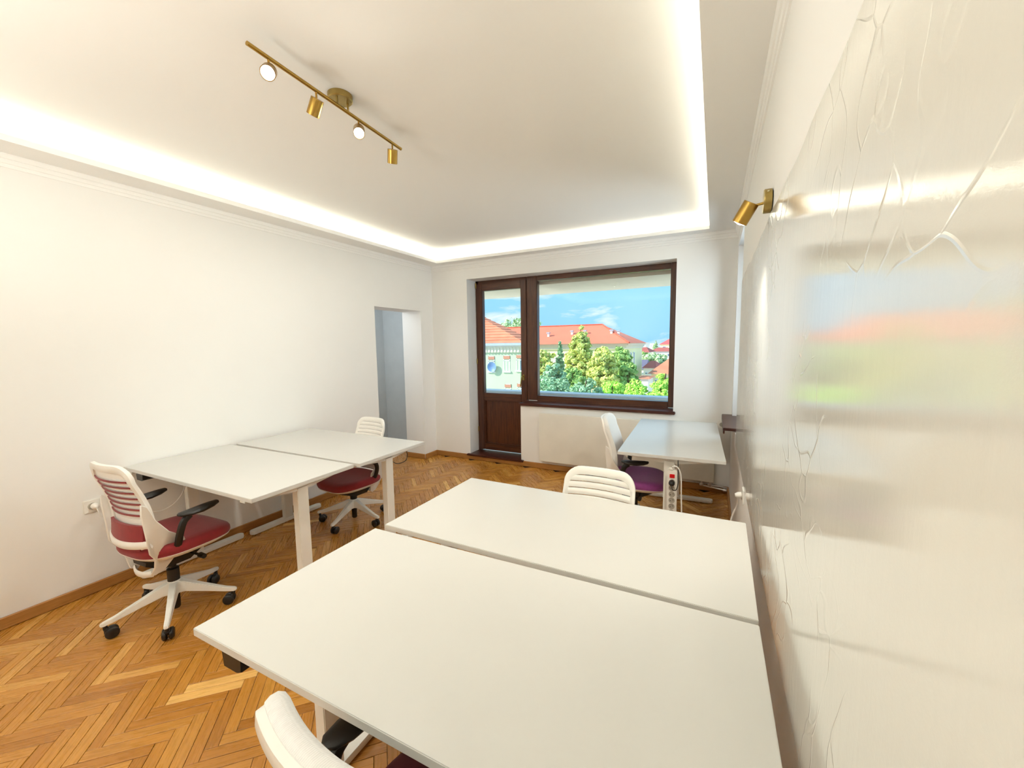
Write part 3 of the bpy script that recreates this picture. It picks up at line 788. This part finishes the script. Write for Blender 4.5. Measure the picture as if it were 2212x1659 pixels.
MB().tube(catmull([(0, -.034, -.008), (.008, -.045, -.035), (.030, -.03, -.038), (.040, .0, .0), (.036, .03, .06), (.03, .07, .16)], 8), .003, 8).obj('cable', M_black, bp, smooth=True)
sc_ = empty('extension_cable', (-.225, 2.90, 0)); tag(sc_, 'white cable from the top of the power strip down to the floor and wall', 'cable')
MB().tube(catmull([(-.012, -.002, .694), (.0, -.014, .716), (.028, -.012, .708), (.047, -.004, .65), (.052, -.002, .52), (.062, 0, .30), (.080, 0, .12), (.10, .02, .02), (.13, .25, .012), (.10, .62, .012), (.13, .80, .03), (.18, .86, .03), (.24, .80, .012), (.30, .60, .01), (.33, .3, .01), (.33, .05, .01), (.335, -.15, .05), (.342, -.24, .22), (.335, -.26, .40), (.345, -.275, .52), (.366, -.30, .60), (.370, -.32, .64), (.370, -.345, .675)], 8), .0045, 8).obj('cable', M_cable, sc_, smooth=True)
MB().box(-.030, -.002, -.010, .008, .686, .702).obj('cable_gland', M_plastic, sc_, bevel=.004)
MB().lathe([(.018, 0), (.018, .018), (.010, .034)], 14, frame_to((.388, -.345, .69), (-1, 0, -.15))).obj('plug_body', M_plastic, sc_, smooth=True)
dc = MB().tube(catmull([(-2.20, 2.45, .742), (-2.17, 2.44, .70), (-2.15, 2.40, .66), (-2.17, 2.33, .65), (-2.20, 2.29, .68)], 6), .003, 6).obj('desk_cable', M_black)
tag(dc, 'thin dark cable looping under the far left desk beside its leg', 'cable')

# ------------------------------------------------------------------ balcony
b = MB(); b.box(-6.0, 3.0, YB+.4, 6.05, 2.335, 2.50)
struct(b.obj('balcony_soffit', M_stucco), 'cream underside of the balcony above, seen through the panes', 'soffit')
struct(MB().box(-6.0, 3.0, YB+.4, 6.05, -.2, -.02).obj('balcony_floor', M_stucco), 'plain balcony floor outside the door', 'floor')
pr = empty('balcony_parapet', (-1.5, 6.05, 0)); struct(pr, 'low balcony parapet with a pale blue metal coping', 'parapet')
MB().box(-4.5, 4.5, -.06, .06, -.1, .765).obj('parapet_wall', M_stucco, pr)
MB().box(-4.5, 4.5, -.10, .12, .765, .792).obj('coping', M_coping, pr, bevel=.006)
MB().tube([(-4.5, -.13, .70), (4.5, -.13, .70)], .016, 10).obj('rail', M_coping, pr, smooth=True)

# ------------------------------------------------------------------ outside: ground, buildings, trees
GZ = -11.0
M_ground = mat('pale_bounce_ground', S(240, 226, 208), .95, var=(.25, .25))  # ground colour paled to bounce more sunlight onto the balcony soffit
struct(MB().box(-260, 200, 9, 420, GZ-.3, GZ).obj('ground', M_ground), 'pale ground far below the balcony', 'ground')
M_tile = mat('terracotta_tiles', S(218, 132, 100), .8, var=(1.2, .16), island=.08)
M_roofm = mat('orange_sheet_roof', S(232, 118, 90), .7, var=(.6, .05))
M_roofd = mat('dull_red_roof', S(182, 92, 84), .8, var=(1, .12))
M_roofp = mat('pink_red_roof', S(216, 96, 96), .8, var=(1, .08))
M_fac = mat('pale_green_facade', S(188, 208, 178), .9, var=(.4, .05))
M_fac2 = mat('pale_yellow_facade', S(246, 244, 200), .9, var=(.4, .05))
M_eave = mat('cream_eaves', S(226, 222, 206), .9)
M_gut = mat('blue_grey_gutter', S(170, 184, 206), .5)
M_wfr = mat('white_window_frame', S(236, 240, 246), .6)
M_wgl = mat('dark_window_glass', S(112, 132, 156), .15)
M_brickc = mat('brick_lintel', S(190, 134, 112), .9)
M_white2 = mat('white_render', S(240, 232, 228), .9)
M_dish = mat('blue_grey_dish', S(110, 146, 196), .5)

def facade_window(parent, x, y, z, w, h_):
    f = MB(); t_ = .07
    f.box(x-w/2, x-w/2+t_, y-.03, y+.06, z, z+h_); f.box(x+w/2-t_, x+w/2, y-.03, y+.06, z, z+h_); f.box(x-w/2, x+w/2, y-.03, y+.06, z+h_-t_, z+h_); f.box(x-w/2-.08, x+w/2+.08, y-.12, y+.06, z-.08, z+t_*.5)
    f.box(x-.03, x+.03, y-.03, y+.06, z, z+h_*.68); f.box(x-w/2, x+w/2, y-.03, y+.06, z+h_*.66, z+h_*.70)
    fo = f.obj('window', M_wfr, parent)
    MB().box(x-w/2+.03, x+w/2-.03, y+.02, y+.08, z+.03, z+h_-.03).obj('pane', M_wgl, fo)
    MB().box(x-w/2, x+w/2, y-.045, y+.01, z+h_-.30, z+h_-.02).obj('blind_box', M_brickc, fo)
    return fo

# left wing, facade at Y=32
lw = empty('apartment_building', (-22, 32, GZ)); tag(lw, 'pale green building with a ribbed orange tile roof behind the door pane', 'building')
def LP(x, y, z): return (x+22, y-32, z-GZ)
XE = -14.9; YW = 32.0
b = MB(); b.box(-12, XE-.5+22, .4, 3, 0, 1.2-GZ); b.obj('wall', M_fac, lw)
b = MB(); b.box(-12, XE+22-.2, .10, 3.1, 1.36-GZ, 1.55-GZ); b.box(-12, XE+22-.4, .27, 3.05, .90-GZ, 1.36-GZ); b.obj('cornice', M_eave, lw)
b = MB(); b.box(-12, XE+22, -.12, 0.02, 1.52-GZ, 1.74-GZ); b.obj('gutter', M_gut, lw)
b = MB()
for i in range(60): b.box(XE+21.4-i*.33-.07, XE+21.4-i*.33+.07, .20, .28, .92-GZ, 1.34-GZ)
o = b.obj('dentils', M_eave, lw); o['kind'] = 'stuff'
# hipped roof: eave z 1.75, hip from right corner up-left; rows of tiles as stepped courses
def roof_course(b, e0, e1, t0, t1, n, lift=.045):
    """stepped courses between eave edge e0-e1 and top edge t0-t1"""
    e0, e1, t0, t1 = map(Vector, (e0, e1, t0, t1)); nrm = (e1-e0).cross(t0-e0).normalized()
    if nrm.z < 0: nrm = -nrm
    for i in range(n):
        a, c = i/n, (i+1)/n
        A, B, C_, D_ = e0.lerp(t0, a), e1.lerp(t1, a), e1.lerp(t1, c), e0.lerp(t0, c)
        b.add([A+nrm*lift, B+nrm*lift, C_+nrm*.004, D_+nrm*.004, A-nrm*.05, B-nrm*.05, C_-nrm*.05, D_-nrm*.05], [(0, 1, 2, 3), (7, 6, 5, 4), (0, 4, 5, 1), (2, 6, 7, 3), (1, 5, 6, 2), (3, 7, 4, 0)])
RZ = 5.9
TP = aty(1000, 664, 38.0); TL2 = (TP.x-8, 38, TP.z)
b = MB(); roof_course(b, LP(-34, 31.9, 1.72), LP(XE+.2, 31.9, 1.72), LP(*TL2), LP(*TP), 15)
roof_course(b, LP(XE+.2, 31.9, 1.72), LP(XE+.2, 35.0, 1.72), LP(*TP), LP(TP.x, 38.2, TP.z), 15)
o = b.obj('tile_courses', M_tile, lw); o['kind'] = 'stuff'
for (px, z0) in ((1062, -.87), (1095, -.82), (1123, -.74), (1066, -3.9), (1097, -3.4), (1124, -3.3)):
    q = aty(px, 790, YW+.4); facade_window(lw, q.x+22, .40, z0-GZ, .66, 1.42)
q = aty(1061, 793, YW)
dsh = empty('satellite_dish', (q.x, YW+.25, q.z)); tag(dsh, 'round blue-grey satellite dish on the pale green facade', 'satellite dish')
MB().lathe([(.04, .0), (.28, -.06), (.44, -.15), (.46, -.16), (.28, -.03), (.04, .03)], 24, Matrix.Rotation(-PI/2, 4, 'X') @ Matrix.Identity(4)).obj('dish', M_dish, dsh, smooth=True)
MB().tube([(0, 0, 0), (0, .18, -.1)], .03, 8).obj('bracket', M_gut, dsh)

# right wing, facade at Y=46
rw = empty('apartment_building', (-14, 46, GZ)); tag(rw, 'long yellow building with a smooth orange hip roof behind the trees', 'building')
def RP(x, y, z): return (x+14, y-46, z-GZ)
XW = -8.95
b = MB(); b.box(-16, XW+14, .3, 12, 0, 1.15-GZ); b.obj('wall', M_fac2, rw)
b = MB(); b.box(-16, XW+14+.15, .1, 12.1, .95-GZ, 1.35-GZ); b.box(-16, XW+14+.4, -.15, 12.3, 1.35-GZ, 1.62-GZ); b.obj('cornice', M_eave, rw)
b = MB()
E0, E1, E2 = Vector(RP(-30, 45.6, 1.60)), Vector(RP(XW+.55, 45.6, 1.60)), Vector(RP(XW+.55, 58.4, 1.60))
T0, T1 = Vector(RP(-30, 52, 4.0)), Vector(RP(-13.0, 52, 4.0))
b.add([E0, E1, T1, T0, E2, Vector(RP(-30, 58.4, 1.6))], [(0, 1, 2, 3), (1, 4, 2), (2, 4, 5, 3), (0, 5, 4, 1), (0, 3, 5)])
b.obj('roof', M_roofm, rw)
b = MB(); 
b.tube([E1+Vector((0, 0, .05)), T1+Vector((0, 0, .05))], .09, 6); b.tube([T0+Vector((0, 0, .05)), T1+Vector((0, 0, .05))], .09, 6); b.obj('ridge_cap', mat('ridge_red', S(196, 90, 70), .8), rw)
for px, pyb, pyt, Yc in ((1185, 731, 718, 48.2), (1236, 726, 714, 48.8), (1264, 724, 713, 48.8), (1321, 724, 712, 48.8), (1336, 724, 713, 49.5)):
    q0 = aty(px, pyb+3, Yc); q1 = aty(px, pyt, Yc)
    cz = MB(); cz.box(q0.x+14-.13, q0.x+14+.13, Yc-46-.13, Yc-46+.13, q0.z-GZ-.8, q1.z-GZ-.15); co = cz.obj('chimney', M_white2, rw)
    MB().box(q0.x+14-.2, q0.x+14+.2, Yc-46-.2, Yc-46+.2, q1.z-GZ-.15, q1.z-GZ).obj('chimney_cap', M_gut, co)
# side face windows (facade seen at the right corner)
for i, (dy, z0) in enumerate(((1.6, -1.2), (3.6, -1.2), (5.6, -1.2), (1.6, -4.0), (3.6, -4.0))):
    f = MB(); x = XW+14
    f.box(x-.02, x+.05, dy-.5, dy-.42, z0-GZ, z0+1.7-GZ); f.box(x-.02, x+.05, dy+.42, dy+.5, z0-GZ, z0+1.7-GZ); f.box(x-.02, x+.05, dy-.5, dy+.5, z0+1.62-GZ, z0+1.7-GZ); f.box(x-.02, x+.10, dy-.55, dy+.55, z0-.08-GZ, z0-GZ)
    fo = f.obj('window', M_wfr, rw); MB().box(x-.05, x+.01, dy-.44, dy+.44, z0-GZ, z0+1.64-GZ).obj('pane', M_wgl, fo)
for px in (1192, 1222, 1262, 1345):
    q = aty(px, 765, 46.3); facade_window(rw, q.x+14, .30, -1.3-GZ, 1.0, 1.7)

# far and near houses at the right
def house(px0, px1, Y, pe, pr_, depth, wallm, roofm, label, gable=False, nwin=3):
    a = aty(px0, 760, Y); c = aty(px1, 760, Y); cx = (a.x+c.x)/2; w = abs(c.x-a.x)
    zeave = aty((px0+px1)/2, pe, Y).z; zridge = aty((px0+px1)/2, pr_, Y+depth/2).z
    r = empty('house', (cx, Y, GZ)); tag(r, label, 'house')
    he = zeave-GZ; hr = zridge-GZ
    MB().box(-w/2, w/2, 0, depth, 0, he).obj('wall', wallm, r)
    o_ = w*.04+.15
    b = MB()
    if zridge > zeave+.05:
        g = w*.28 if not gable else 0
        b.add([(-w/2-o_, -o_, he), (w/2+o_, -o_, he), (w/2+o_, depth+o_, he), (-w/2-o_, depth+o_, he), (-w/2+g, depth/2, hr), (w/2-g, depth/2, hr)], [(0, 1, 5, 4), (1, 2, 5), (2, 3, 4, 5), (3, 0, 4), (0, 3, 2, 1)])
    else: b.box(-w/2-.1, w/2+.1, -.1, depth+.1, he, he+.2)
    b.obj('roof', roofm, r)
    for i in range(nwin):
        x = -w/2+w*(i+.5)/nwin; ww = w/nwin*.22; hh = ww*1.5
        f = MB().box(x-ww, x+ww, -.06, .02, he-hh*2.0-.4, he-.5).obj('window', M_wfr, r)
        MB().box(x-ww*.8, x+ww*.8, -.09, -.05, he-hh*2.0-.3, he-.6).obj('pane', M_wgl, f)
    return r
house(1362, 1400, 88, 761, 750, 10, M_white2, M_roofd, 'distant white house with a dull red roof right of the yellow building', nwin=4)
house(1404, 1450, 101, 759, 750.5, 10, M_white2, M_roofd, 'distant low house with a long maroon roof near the right pane edge', nwin=4)
house(1426, 1478, 130, 744, 732, 12, M_fac2, M_roofp, 'distant house with a tall pink roof at the right edge of the window', nwin=3)
house(1379, 1394, 145, 741, 741, 8, M_white2, M_white2, 'distant white flat-roofed block above the red roofs', nwin=2)
house(1404, 1414, 160, 743, 743, 8, M_white2, M_white2, 'small distant flat-roofed white block beside the pink-roofed house', nwin=2)
house(1377, 1393, 62, 797, 777, 7, M_white2, mat('slate_violet_roof', S(110, 104, 130), .8), 'house with a dark slate roof beside the yellow building', gable=True, nwin=2)
house(1391, 1415, 53, 795, 779, 7, M_white2, M_roofd, 'house with a red roof between the slate roof and the tree', nwin=2)
house(1408, 1520, 38, 808, 772, 9, M_fac2, M_tile, 'nearest house with an orange tiled hip roof low in the right pane', nwin=4)
house(1378, 1401, 34.2, 818, 811, 3, M_white2, M_tile, 'small annex with a low orange roof in front of the tiled house', nwin=2)

# trees
def leaf_mat(name, c): return mat(name, c, .7, var=(.5, .15), island=.28, spec=.3)
ML_y = leaf_mat('leaves_yellow_green', S(216, 222, 128)); ML_g = leaf_mat('leaves_mid_green', S(166, 202, 116)); ML_b = leaf_mat('leaves_blue_green', S(160, 198, 156)); ML_l = leaf_mat('leaves_lime', S(200, 240, 110)); ML_p = leaf_mat('leaves_pale', S(190, 214, 168))  # leaf tones lightened, haze put into the colour
M_bark = mat('bark', S(110, 92, 70), .9)
def tree(name, px, Y, ytop, ylow, wpx, label, cat, mt, n=2600, leaf=.16, shape='round', group=None, clumps=46, trunk=True):
    q = aty(px, 760, Y); dpt = Y*CF.y+q.x*CF.x
    ztop = aty(px, ytop, Y).z; zlow = aty(px, ylow, Y).z; w = wpx*dpt/FPX; leaf *= dpt/30
    r = empty(name, (q.x, Y, GZ)); tag(r, label, cat, group)
    H = ztop-GZ; hl = zlow-GZ
    if trunk:
        b = MB(); b.tube([(0, 0, 0), (.05, 0, hl*.5), (0, .05, (H+hl)/2), (0, 0, H-.4)], [.22, .17, .10, .03], 8)
        for k in range(5):
            a = k*1.256; b.tube([(0, 0, hl+.3*k), (math.cos(a)*w*.25, math.sin(a)*w*.25, hl+.3*k+(H-hl)*.3)], [.07, .02], 6)
        b.obj('trunk', M_bark, r, smooth=True)
    vs, fs = [], []; cl = []
    for i in range(clumps*3):
        while True:
            x, y, z = [random.uniform(-1, 1) for _ in range(3)]
            if x*x+y*y+z*z < 1: break
        if shape == 'cone': k = (1-(z+1)/2)**.8+.06
        elif shape == 'spire': k = min(1, 1.15*(1-(z+1)/2)**.55+.08)
        else: k = 1.0
        cl.append((x*w/2*k, y*w/2*k, hl+(H-hl)*(z+1)/2, (.125 if shape != 'cone' else .09)*w*random.uniform(.6, 1.15)*(.45+.55*k)))
    for i in range(int(n*1.3)):
        c = random.choice(cl); d_ = Vector((random.gauss(0, 1), random.gauss(0, 1), random.gauss(0, 1))).normalized()
        rr = c[3]*random.uniform(.7, 1.05)
        p = Vector(c[:3])+Vector((d_.x*rr, d_.y*rr, d_.z*rr*.75))
        nn = (d_+Vector((random.uniform(-.6, .6), random.uniform(-.6, .6), random.uniform(-.2, .9)))).normalized()
        a = nn.orthogonal().normalized(); a.rotate(Matrix.Rotation(random.uniform(0, 6.28), 3, nn)); bb = nn.cross(a)
        s = leaf*random.uniform(.6, 1.3); o_ = len(vs)
        vs += [tuple(p-a*s), tuple(p+bb*s*.55), tuple(p+a*s), tuple(p-bb*s*.55-nn*s*.2)]; fs.append((o_, o_+1, o_+2, o_+3))
    me = bpy.data.meshes.new('foliage'); me.from_pydata(vs, [], fs); me.materials.append(mt)
    o_ = link('foliage', me, r); o_['kind'] = 'stuff'
    return r
tree('broadleaf_tree', 1128, 80, 689, 742, 92, 'tree crown showing above the orange roof behind the mullion', 'tree', ML_p, 2800, .12, clumps=30)
tree('broadleaf_tree', 1170, 30.5, 752, 880, 74, 'yellow-green tree at the left edge of the wide pane', 'tree', ML_y, 4600)
tree('broadleaf_tree', 1193, 24.5, 785, 880, 62, 'blue-green tree low between the left tree and the tallest tree', 'tree', ML_b, 3600)
tree('conifer_tree', 1210, 35.6, 733, 870, 36, 'slim dark conifer spire left of the tallest tree', 'tree', ML_b, 2800, .12, 'cone')
tree('broadleaf_tree', 1254, 32.3, 700, 880, 74, 'tallest tree rising past the orange roof ridge', 'tree', ML_y, 7200, .15, 'spire', clumps=80)
tree('broadleaf_tree', 1236, 27.6, 796, 880, 66, 'dense mid-green tree at the foot of the tallest tree', 'tree', ML_g, 4200)
tree('broadleaf_tree', 1303, 29.5, 748, 880, 64, 'rounded yellow-green tree in the centre of the pane', 'tree', ML_y, 6000, clumps=60)
tree('broadleaf_tree', 1338, 37, 745, 880, 58, 'green tree in front of the yellow building corner', 'tree', ML_g, 5600, clumps=60)
tree('broadleaf_tree', 1356, 31.4, 783, 870, 46, 'small green tree just right of the yellow building corner', 'tree', ML_g, 3200)
tree('broadleaf_tree', 1414, 75, 763, 800, 50, 'light green tree among the distant houses', 'tree', ML_p, 3600, .13)
tree('broadleaf_tree', 1416, 115, 736, 770, 13, 'tiny far tree on the skyline beside the pink-roofed house', 'tree', ML_p, 900, .08, 'spire')
tree('broadleaf_tree', 1384, 82, 762, 795, 40, 'dark green tree below the distant red roofs', 'tree', ML_g, 2200, .13)
tree('leafy_bush', 1322, 22, 824, 900, 74, 'lime green bush at the bottom centre of the wide pane', 'bush', ML_l, 5600, .10)
tree('leafy_bush', 1378, 19, 818, 900, 66, 'lime green bush below the small annex', 'bush', ML_l, 5000, .10)
tree('leafy_bush', 1436, 16.5, 808, 900, 58, 'lime green bush in the bottom right corner of the pane', 'bush', ML_l, 4600, .10)
tree('leafy_bush', 1192, 20, 815, 900, 96, 'shaded blue-green bush mass at the bottom left of the wide pane', 'bush', ML_b, 6200, .10)
tree('leafy_bush', 1266, 17.5, 822, 900, 74, 'grey-green bush at the bottom of the pane under the tallest tree', 'bush', ML_b, 4600, .10)
